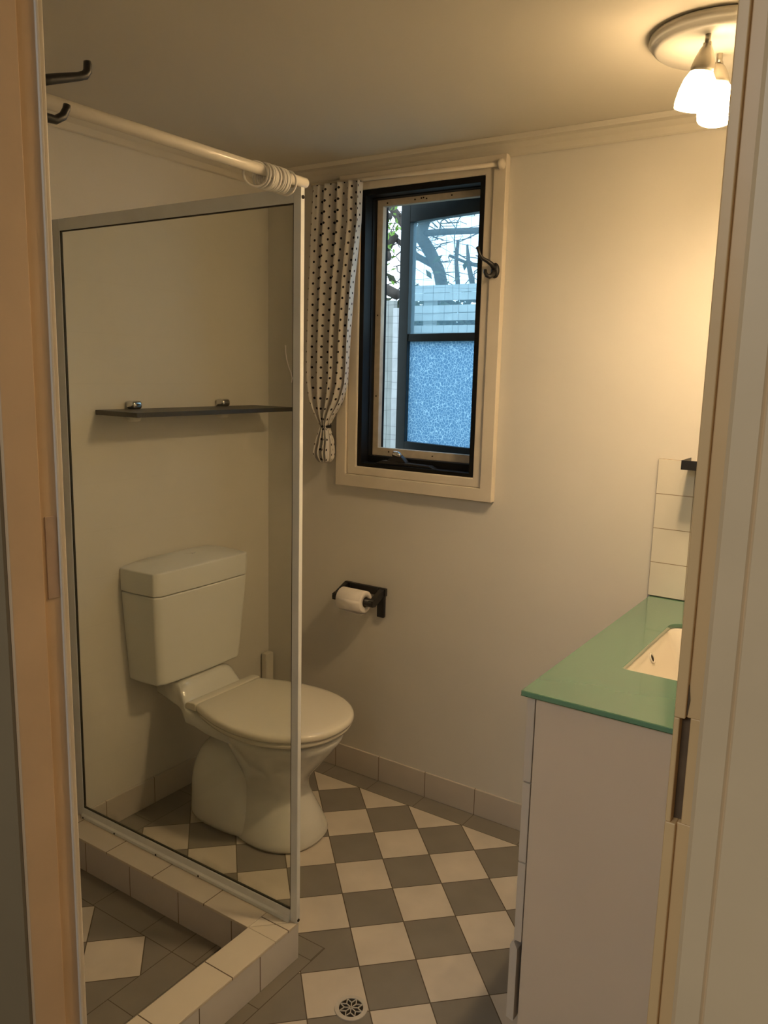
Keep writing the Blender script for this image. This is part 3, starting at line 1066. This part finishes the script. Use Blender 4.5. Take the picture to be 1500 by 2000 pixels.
# rear trap
tr_s = [(0.0005, .330, .170, .126, 3.0), (0.03, .328, .170, .128, 2.9), (0.07, .318, .158, .128, 2.6), (0.12, .300, .142, .127, 2.4), (0.17, .292, .130, .122, 2.3), (0.22, .290, .115, .110, 2.2), (0.26, .292, .094, .090, 2.1), (0.285, .296, .066, .064, 2.0), (0.297, .300, .032, .032, 2.0)]
loft(bm, [sell(cx - 0.02, TY - 0.020, a, b, z, 44, e) for z, cx, a, b, e in tr_s])
pan = part('pan', bm, m_porc, tl_, smooth=True)
ss = pan.modifiers.new('sub', 'SUBSURF')
ss.levels = ss.render_levels = 1
# deck from the bowl back up to the cistern
bm = B()
dk = [(0.030, .118, .476, .40), (0.10, .122, .477, .385), (0.135, .124, .477, .375), (0.150, .126, .470, .368), (0.162, .130, .450, .36), (0.176, .136, .428, .352), (0.196, .145, .411, .345), (0.230, .152, .403, .34), (0.29, .158, .398, .33), (0.40, .160, .390, .33)]
rings = []
for x_, hw, zt_, zb_ in dk:
    r = []
    cyd = TY - 0.012 if x_ < .2 else TY
    for k in range(28):
        t = 2 * PI * k / 28
        c, s = math.cos(t), math.sin(t)
        e = 5
        r.append((x_, cyd + hw * abs(c) ** (2 / e) * (1 if c >= 0 else -1), (zt_ + zb_) / 2 + (zt_ - zb_) / 2 * abs(s) ** (2 / e) * (1 if s >= 0 else -1)))
    rings.append(r)
loft(bm, rings)
part('rear_deck', bm, m_porc, tl_, smooth=True)


def lid_outline(xb, xt, wb, wm, n=28, off=0.0):
    """plan of a toilet lid: straight hinge side, widening, rounded front"""
    xm = xb + 0.235
    side = []
    for k in range(10):
        t = k / 9
        s = math.sin(t * PI / 2)
        side.append((xb + (xm - xb) * t, wb + (wm - wb) * s))
    for k in range(1, n + 1):
        a = PI / 2 * (1 - k / n)
        side.append((xm + (xt - xm) * math.cos(a) ** 0.95, wm * math.sin(a) ** 0.92))
    pts = [(x, TY + 0.008 + w + off) for x, w in side]
    pts += [(x, TY + 0.008 - w - off) for x, w in reversed(side[:-1])]
    return pts


def scaled(pts, z, s, cx=0.45, cy=TY):
    return [(cx + (x - cx) * s, cy + (y - cy) * s, z) for x, y in pts]


LO = lid_outline(0.222, 0.710, 0.150, 0.210)
bm = B()
loft(bm, [scaled(LO, z, s) for z, s in ((0.4065, 0.965), (0.4045, 0.99), (0.410, 1.0), (0.418, 0.998), (0.4235, 0.985), (0.4270, 0.955), (0.4290, 0.88), (0.4305, 0.70), (0.4310, 0.4), (0.4312, 0.1))])
part('lid', bm, m_seat, tl_, smooth=True)
LS = lid_outline(0.235, 0.704, 0.150, 0.206)
bm = B()
loft(bm, [scaled(LS, z, s) for z, s in ((0.3855, 0.95), (0.387, 0.985), (0.394, 0.995), (0.4025, 0.985), (0.4035, 0.95))])
part('seat', bm, m_seat, tl_, smooth=True)
bm = B()
prism(bm, [(0.186, 0.4035), (0.236, 0.4035), (0.236, 0.4290), (0.226, 0.4310), (0.200, 0.4285), (0.188, 0.420)], TY - 0.150, TY + 0.160, 1)
part('hinge_bar', bm, m_seat, tl_, bevel=0.004, bseg=3)
# cistern
CYC = -0.495


def cis(z, hw, xf, ch=0.030):
    return [(0.001, CYC - hw), (0.001, CYC + hw), (xf * 0.45, CYC + hw), (xf - ch * 0.45, CYC + hw - 0.006), (xf - 0.008, CYC + hw - ch * 0.5), (xf, CYC + hw - ch), (xf + 0.004, CYC), (xf, CYC - hw + ch), (xf - 0.008, CYC - hw + ch * 0.5), (xf - ch * 0.45, CYC - hw + 0.006), (xf * 0.45, CYC - hw)]


bm = B()
loft(bm, [[(x, y, z) for x, y in cis(z, hw, xf, ch)] for z, hw, xf, ch in ((0.4795, .182, .128, .03), (0.487, .193, .146, .03), (0.60, .202, .153, .03), (0.70, .210, .159, .03), (0.7880, .2160, .163, .03))])
part('cistern', bm, m_cist, tl_, bevel=0.006, bseg=3)
bm = B()
lidr = []
for z, hw, xf, ch in ((0.7905, .2165, .1640, .03), (0.84, .2175, .166, .03), (0.866, .2175, .165, .03)):
    lidr.append([(x, y, z) for x, y in cis(z, hw, xf, ch)])
loft(bm, lidr, cap=False)
bm.verts.ensure_lookup_table()
bm.faces.new([bm.verts[i] for i in range(10, -1, -1)])
# domed top: high along the back, falling to the front and sides
top0 = [bm.verts[22 + i] for i in range(11)]
N1 = []
for s in (0.93, 0.8, 0.6, 0.35, 0.1):
    rr = []
    for vtx in top0:
        x = 0.060 + (vtx.co.x - 0.060) * s
        y = CYC + (vtx.co.y - CYC) * s
        yy = (y - CYC) / 0.2175
        xx = max(0.0, 1 - x / 0.165)
        rr.append(bm.verts.new((x, y, 0.866 + 0.005 * (1 - s) + 0.030 * (1 - yy * yy) * (0.15 + 0.85 * xx))))
    N1.append(rr)
prev = top0
for rr in N1:
    for i in range(11): bm.faces.new([prev[i], prev[(i + 1) % 11], rr[(i + 1) % 11], rr[i]])
    prev = rr
bm.faces.new(prev)
part('cistern_lid', bm, m_cist, tl_, bevel=0.004, bseg=3)
for s in (-1, 1):
    bm = B()
    pts = []
    for k in range(13):
        a = -PI / 2 + PI * k / 12
        pts.append((0.072 + 0.020 * math.sin(a), CYC + 0.01 + s * (0.0012 + 0.026 * math.cos(a))))
    prism(bm, pts, 0.870, 0.8885, 2)
    part('flush_button', bm, m_cist, tl_, bevel=0.001)

pp = new_obj('corner_pipe_cover', prism(B(), [(0.0085, -0.050), (0.030, -0.050), (0.034, -0.046), (0.034, -0.0085), (0.0085, -0.0085)], 0.0955, 0.392, 2), m_pvc, bevel=0.002)
pp['label'] = 'short white pipe cover standing upright in the corner behind the toilet'
pp['category'] = 'pipe cover'

# ------------------------------------------------------------------ toilet roll holder and roll
hp = thing('toilet_roll_holder', 'black square-armed toilet roll holder on the back wall', 'toilet roll holder', (0.48, -0.01, 0.72))
HZ1 = 0.742
bm = B()
box(bm, (0.392, -0.014, HZ1 - 0.028), (0.566, -0.0006, HZ1))
part('wall_bar', bm, m_black, hp, bevel=0.002)
for xx in (0.389, 0.536):
    bm = B()
    box(bm, (xx - 0.005, -0.0155, 0.634), (xx + 0.025, -0.0006, HZ1 + 0.001))
    part('wall_leg', bm, m_black, hp, bevel=0.003)
for xx in (0.382, 0.540):
    bm = B()
    prism(bm, [(-0.014, HZ1 - 0.028), (-0.0006, HZ1 - 0.028), (-0.0006, HZ1 - 0.004), (-0.014, HZ1 - 0.002), (-0.072, HZ1 - 0.028), (-0.086, HZ1 - 0.030), (-0.086, HZ1 - 0.052), (-0.066, HZ1 - 0.056)], xx, xx + 0.020, 0)
    part('side_arm', bm, m_black, hp, bevel=0.002)
bm = B()
tube(bm, [(0.384, -0.073, 0.701), (0.556, -0.073, 0.701)], 0.0150, 16)
part('spindle', bm, m_black, hp, smooth=True)
rl = thing('toilet_roll', 'partly used white toilet paper roll on the black holder', 'toilet roll', (0.468, -0.075, 0.692))
MR = Matrix.Translation((0.419, -0.075, 0.7005)) @ Matrix.Rotation(PI / 2, 4, 'Y')
bm = B()
lathe(bm, [(0.0195, 0), (0.038, 0), (0.0395, 0.002), (0.0395, 0.103), (0.038, 0.105), (0.0195, 0.105), (0.0195, 0)], MR, 40)
part('paper', bm, m_paper, rl, smooth=True, bevel=0.0)
bm = B()
lathe(bm, [(0.0180, 0.001), (0.0194, 0.001), (0.0194, 0.104), (0.0180, 0.104), (0.0180, 0.001)], MR, 32)
part('cardboard_core', bm, m_card, rl, smooth=True)
bm = B()
sheet = []
for k in range(9):
    a = math.radians(75 + k * 15)
    sheet.append((-0.075 - 0.0402 * math.sin(a), 0.7005 + 0.0402 * math.cos(a)))
sheet += [(-0.075 - 0.022, 0.7005 - 0.0385), (-0.075 - 0.019, 0.7005 - 0.041)]
a_ = [[(xx, yy, zz - (0.004 if i > 7 and q == 1 else 0)) for i, (yy, zz) in enumerate(sheet)] for q, xx in enumerate((0.422, 0.521))]
vr = [[bm.verts.new(q) for q in r] for r in a_]
for i in range(len(sheet) - 1): bm.faces.new([vr[0][i], vr[0][i + 1], vr[1][i + 1], vr[1][i]])
so = part('loose_sheet', bm, m_paper, rl, smooth=True)
sm = so.modifiers.new('s', 'SOLIDIFY')
sm.thickness = 0.0006

# ------------------------------------------------------------------ vanity
vn = thing('vanity_cabinet', 'white vanity cabinet with drawers below the green glass top', 'cabinet', (1.75, -0.45, 0))
VX, VY = 1.513, -0.890
bm = B()
box(bm, (VX + 0.001, VY, 0.001), (RX - 0.002, VY + 0.018, 0.868))
part('side_panel', bm, m_lam, vn, bevel=0.0008)
bm = B()
box(bm, (VX + 0.003, VY + 0.0185, 0.001), (RX - 0.002, -0.0095, 0.118))
box(bm, (VX + 0.003, VY + 0.0185, 0.118), (RX - 0.002, -0.0095, 0.70))
box(bm, (VX + 0.003, VY + 0.0185, 0.70), (VX + 0.020, -0.0095, 0.868))
box(bm, (1.99, VY + 0.0185, 0.70), (RX - 0.002, -0.0095, 0.868))
part('carcass', bm, m_lam, vn)
fronts = [(0.679, 0.866, 1.4945, 0.0), (0.497, 0.6755, 1.4945, 0.0), (0.3105, 0.4935, 1.4945, 0.0)]
for z0, z1, xf, _ in fronts:
    bm = B()
    box(bm, (xf, VY + 0.0005, z0), (xf + 0.0170, -0.46, z1))
    part('drawer_front', bm, m_lamedge, vn, bevel=0.0008)
    bm = B()
    box(bm, (xf, -0.4575, z0), (xf + 0.0170, -0.012, z1))
    part('drawer_front', bm, m_lamedge, vn, bevel=0.0008)
bm = B()
prism(bm, [(1.4865, 0.119), (1.4865, 0.296), (1.4910, 0.306), (1.4955, 0.306), (1.5035, 0.290), (1.5035, 0.116), (1.500, 0.115)], VY + 0.0005, -0.46, 1)
dw = part('drawer_front', bm, m_lamedge, vn)
dw['label'] = 'lowest drawer front standing slightly open'
bm = B()
box(bm, (1.5135, VY + 0.018, 0.118), (1.5138, -0.46, 0.300))
part('drawer_gap_shade', bm, m_dark, vn)  # dark sheet painted in as the shade behind the open drawer

# glass top with the rectangular cut-out, rounded at the corners
ct = thing('glass_countertop', 'green glass vanity top with a rectangular cut-out for the basin', 'countertop', (1.75, -0.45, 0.87))
TX0, TY0, TZ0, TZ1 = 1.4865, -0.9045, 0.8690, 0.8800
BX0, BX1, BY0, BY1, RC = 1.612, 1.950, -0.655, -0.235, 0.035


def rrect(x0, x1, y0, y1, rs, n=6):
    out = []
    for (cx, cy, a0, r) in ((x0 + rs[0], y0 + rs[0], PI, rs[0]), (x1 - rs[1], y0 + rs[1], 1.5 * PI, rs[1]), (x1 - rs[2], y1 - rs[2], 0, rs[2]), (x0 + rs[3], y1 - rs[3], PI / 2, rs[3])):
        for k in range(n + 1):
            a = a0 + PI / 2 * k / n
            out.append((cx + r * math.cos(a), cy + r * math.sin(a)))
    return out


hole = rrect(BX0, BX1, BY0, BY1, (0.010, 0.010, RC, RC))
outer = []
for i, (x, y) in enumerate(hole):
    c = i // 7
    k = i % 7
    corner = ((TX0, TY0), (RX - 0.001, TY0), (RX - 0.001, -0.0005), (TX0, -0.0005))[c]
    prevp = ((TX0, BY0), (x, TY0), (RX - 0.001, y), (x, -0.0005))
    if c == 0: o_ = [(TX0, y), (TX0, y), (TX0, TY0), (TX0, TY0), (TX0, TY0), (x, TY0), (x, TY0)][k]
    if c == 1: o_ = [(x, TY0), (x, TY0), corner, corner, corner, (corner[0], y), (corner[0], y)][k]
    if c == 2: o_ = [(corner[0], y), (corner[0], y), corner, corner, corner, (x, corner[1]), (x, corner[1])][k]
    if c == 3: o_ = [(x, corner[1]), (x, corner[1]), corner, corner, corner, (TX0, y), (TX0, y)][k]
    outer.append(o_)


def slab(hole, outer, z0, z1):
    bm = B()
    n = len(hole)
    for z, fl in ((z0, True), (z1, False)):
        for i in range(n):
            j = (i + 1) % n
            q = [hole[i], outer[i], outer[j], hole[j]]
            if outer[i] == outer[j]: q = [hole[i], outer[i], hole[j]]
            if hole[i] == hole[j]: continue
            bm.faces.new([bm.verts.new((a, b, z)) for a, b in q])
    for i in range(n):
        j = (i + 1) % n
        for L in (hole, outer):
            if L[i] != L[j]: bm.faces.new([bm.verts.new(p_) for p_ in ((*L[i], z0), (*L[j], z0), (*L[j], z1), (*L[i], z1))])
    bmesh.ops.remove_doubles(bm, verts=bm.verts, dist=1e-5)
    return bm


part('glass_slab', slab(hole, outer, TZ0, TZ1), m_green, ct, bevel=0.0012, bseg=2)
bm = B()
box(bm, (TX0 - 0.0004, TY0 - 0.0004, TZ0 - 0.0006), (RX - 0.002, TY0 + 0.004, TZ0 + 0.0009))
part('lower_edge', bm, m_gedge, ct)
bm = B()
box(bm, (TX0 + 0.002, TY0 - 0.0008, TZ0 + 0.0010), (RX - 0.002, TY0 + 0.003, TZ1 - 0.0010))
part('polished_lit_edge', bm, m_gpol, ct)

# under-mounted basin
bs = thing('basin', 'white rectangular ceramic basin set under the green glass top', 'basin', (1.78, -0.445, 0.73))
bm = B()
dep = [(0.8685, -0.016), (0.8685, -0.004), (0.864, 0.000), (0.82, 0.020), (0.78, 0.040), (0.75, 0.062), (0.740, 0.085), (0.736, 0.11), (0.734, 0.14)]
rings = []
for z, ins in dep:
    rad = max(0.012, 0.045 - abs(ins) * 0.1)
    rad = min(rad, 0.045)
    rings.append([(x, y, z) for x, y in rrect(BX0 + ins, BX1 - ins, BY0 + ins, BY1 - ins, (rad,) * 4)])
loft(bm, rings, cap=False)
bm.verts.ensure_lookup_table()
bm.faces.new([bm.verts[len(bm.verts) - 28 + i] for i in range(28)])
bo = part('bowl', bm, m_basin, bs, smooth=True)
MO = Matrix.Translation((1.6200, -0.447, 0.8440)) @ Matrix.Rotation(PI / 2 - 0.46, 4, 'Y')
bm = B()
lathe(bm, [(0.0075, 0.0), (0.0135, 0.0), (0.0138, 0.0035), (0.0105, 0.0045), (0.0078, 0.0035), (0.0075, 0.0)], MO, 24)
part('overflow_ring', bm, m_basin, bs, smooth=True)
bm = B()
lathe(bm, [(0.0001, 0.0), (0.0078, 0.0), (0.0078, 0.003), (0.0001, 0.003)], MO, 16)
part('overflow_hole', bm, m_dark, bs)
bm = B()
lathe(bm, [(0.0001, 0.0), (0.022, 0.0), (0.022, 0.003), (0.016, 0.004), (0.0001, 0.004)], Matrix.Translation((1.78, -0.445, 0.7345)), 24)
part('waste', bm, m_chrome, bs, smooth=True)

# tiled splashback on the back wall over the vanity
m_splash = tile_mat('splashback_tiles', (0.74, 0.70, 0.61), (0.30, 0.23, 0.15), 0, 0.1035, 1.481, 0.1, 0.882, w=0.001, rough=0.2)
sp = new_obj('tile_splashback', box(B(), (1.481, -0.008, 0.8815), (RX - 0.001, -0.0004, 1.282)), m_splash, bevel=0.0015)
sp['label'] = 'square white tiles on the wall above the back end of the green vanity top'
sp['category'] = 'splashback'

bsf = thing('corner_ledge', 'black ledge on the wall at the top of the white splashback tiles', 'ledge', (1.66, -0.06, 1.285))
bm = B()
prism(bm, [(1.571, -0.105), (1.571, -0.0086), (1.70, -0.0086), (1.70, -0.105)], 1.2665, 1.2700, 2)
prism(bm, [(1.568, -0.108), (1.571, -0.108), (1.571, -0.0086), (1.568, -0.0086)], 1.2665, 1.292, 2)
prism(bm, [(1.568, -0.108), (1.70, -0.108), (1.70, -0.105), (1.568, -0.105)], 1.2665, 1.292, 2)
part('tray', bm, m_black, bsf, bevel=0.001)

# ------------------------------------------------------------------ floor drain
dr = thing('floor_drain', 'round white floor drain grate with a petal pattern on the checkered floor', 'floor drain', (DX, DYc, 0.0))
bm = B()
lathe(bm, [(0.0290, 0.0004), (0.0400, 0.0004), (0.0395, 0.0028), (0.0300, 0.0036), (0.0290, 0.0030), (0.0290, 0.0004)], Matrix.Translation((DX, DYc, 0)), 12 * 3)
part('rim', bm, m_grate, dr)
bm = B()
lathe(bm, [(0.0001, 0.0003), (0.0292, 0.0003), (0.0292, 0.0009), (0.0001, 0.0009)], Matrix.Translation((DX, DYc, 0)), 32)
part('sump', bm, m_dark, dr)
bm = B()


def bar(bm, a, b, w=0.0011, z0=0.0010, z1=0.0034):
    a, b = Vector(a), Vector(b)
    d = (b - a).normalized()
    n = Vector((-d.y, d.x)) * w
    prism(bm, [(q.x, q.y) for q in (a + n, a - n, b - n, b + n)], z0, z1, 2)


for k in range(8):
    t = 2 * PI * k / 8 + 0.15
    C0 = Vector((DX, DYc))
    tip = C0 + 0.0290 * Vector((math.cos(t), math.sin(t)))
    for s in (-1, 1):
        md_ = C0 + 0.0160 * Vector((math.cos(t + s * PI / 8), math.sin(t + s * PI / 8)))
        bar(bm, tip, md_)
    md_ = C0 + 0.0160 * Vector((math.cos(t + PI / 8), math.sin(t + PI / 8)))
    bar(bm, C0, md_)
part('petal_grate', bm, m_grate, dr)

# ------------------------------------------------------------------ hat and coat hook on the door wall
ch = thing('coat_hook', 'black double coat hook on the wall just inside the door frame', 'hook', (1.2, NY, 1.82))
HXX = 1.232
bm = B()
box(bm, (HXX - 0.012, NY + 0.0125, 1.775), (HXX + 0.012, NY + 0.017, 1.850))
part('back_plate', bm, m_black, ch, bevel=0.002)
bm = B()
tube(bm, [(HXX, NY + 0.016, 1.818), (HXX, -1.752, 1.828), (HXX, -1.712, 1.8425), (HXX, -1.703, 1.8465), (HXX, -1.699, 1.852), (HXX, -1.6985, 1.860), (HXX, -1.6990, 1.8635)], [.0065, .0060, .0050, .0052, .0050, .0048, .0042], 12)
part('upper_arm', bm, m_black, ch, smooth=True)
bm = B()
tube(bm, [(HXX, NY + 0.016, 1.792), (HXX, -1.762, 1.786), (HXX, -1.745, 1.7865), (HXX, -1.735, 1.793), (HXX, -1.730, 1.802), (HXX, -1.7290, 1.807)], [.006, .0055, .005, .005, .0045, .0042], 12)
part('lower_arm', bm, m_black, ch, smooth=True)

# ------------------------------------------------------------------ ceiling lamp
LC = Vector((1.672, -0.505, CZ))
lp = thing('ceiling_spotlight', 'round ceiling plate with glowing frosted glass spot lamps', 'ceiling light', (LC.x, LC.y, CZ))
bm = B()
lathe(bm, [(0.0001, -0.0005), (0.128, -0.0005), (0.140, -0.004), (0.142, -0.012), (0.137, -0.019), (0.133, -0.020), (0.131, -0.026), (0.124, -0.031), (0.06, -0.034), (0.0001, -0.035)], Matrix.Translation(LC), 72)
part('ceiling_plate', bm, m_plate, lp, smooth=True)
heads = [((-0.004, -0.092, -0.030), (-0.16, 0.06, -1.0)), ((-0.004, 0.012, -0.034), (0.10, -0.25, -1.0)), ((0.080, 0.03, -0.034), (0.85, 0.25, -1.0))]
SHP = [(0.0165, -0.002), (0.026, -0.008), (0.036, -0.024), (0.043, -0.048), (0.0465, -0.072), (0.0455, -0.084), (0.0435, -0.084), (0.044, -0.070), (0.040, -0.046), (0.033, -0.024), (0.022, -0.010), (0.0165, -0.006)]
drop = [-0.004, -0.004, 0.0]
for (off, dv), dp in zip(heads, drop):
    a = LC + Vector(off)
    b = a + Vector((0, 0, -0.026 - dp))
    bm = B()
    tube(bm, [a + Vector((0, 0, 0.004)), b], 0.0058, 14)
    tube(bm, [b + Vector((-.007, 0, 0)), b + Vector((.007, 0, 0))], 0.0065, 12)
    st = part('stem', bm, m_nickel, lp, smooth=True)
    q = Vector(dv).normalized().to_track_quat('-Z', 'Y').to_matrix().to_4x4()
    M = Matrix.Translation(b) @ q
    bm = B()
    lathe(bm, [(0.0001, 0.004), (0.007, 0.002), (0.013, -0.008), (0.019, -0.024), (0.0225, -0.040), (0.0215, -0.050), (0.0001, -0.051)], M, 28)
    sk = part('socket_cup', bm, m_nickel, lp, smooth=True)
    M2 = Matrix.Translation(b) @ q @ Matrix.Translation((0, 0, -0.040)) @ Matrix.Diagonal((0.84, 0.84, 0.88, 1.0))
    bm = B()
    lathe(bm, SHP + [SHP[0]], M2, 36)
    part('glass_shade', bm, m_shade, lp, smooth=True)
    bm = B()
    lathe(bm, [(0.0001, -0.012), (0.012, -0.016), (0.021, -0.034), (0.024, -0.056), (0.018, -0.080), (0.0001, -0.090)], M2, 24)
    part('bulb', bm, m_bulb, lp, smooth=True)
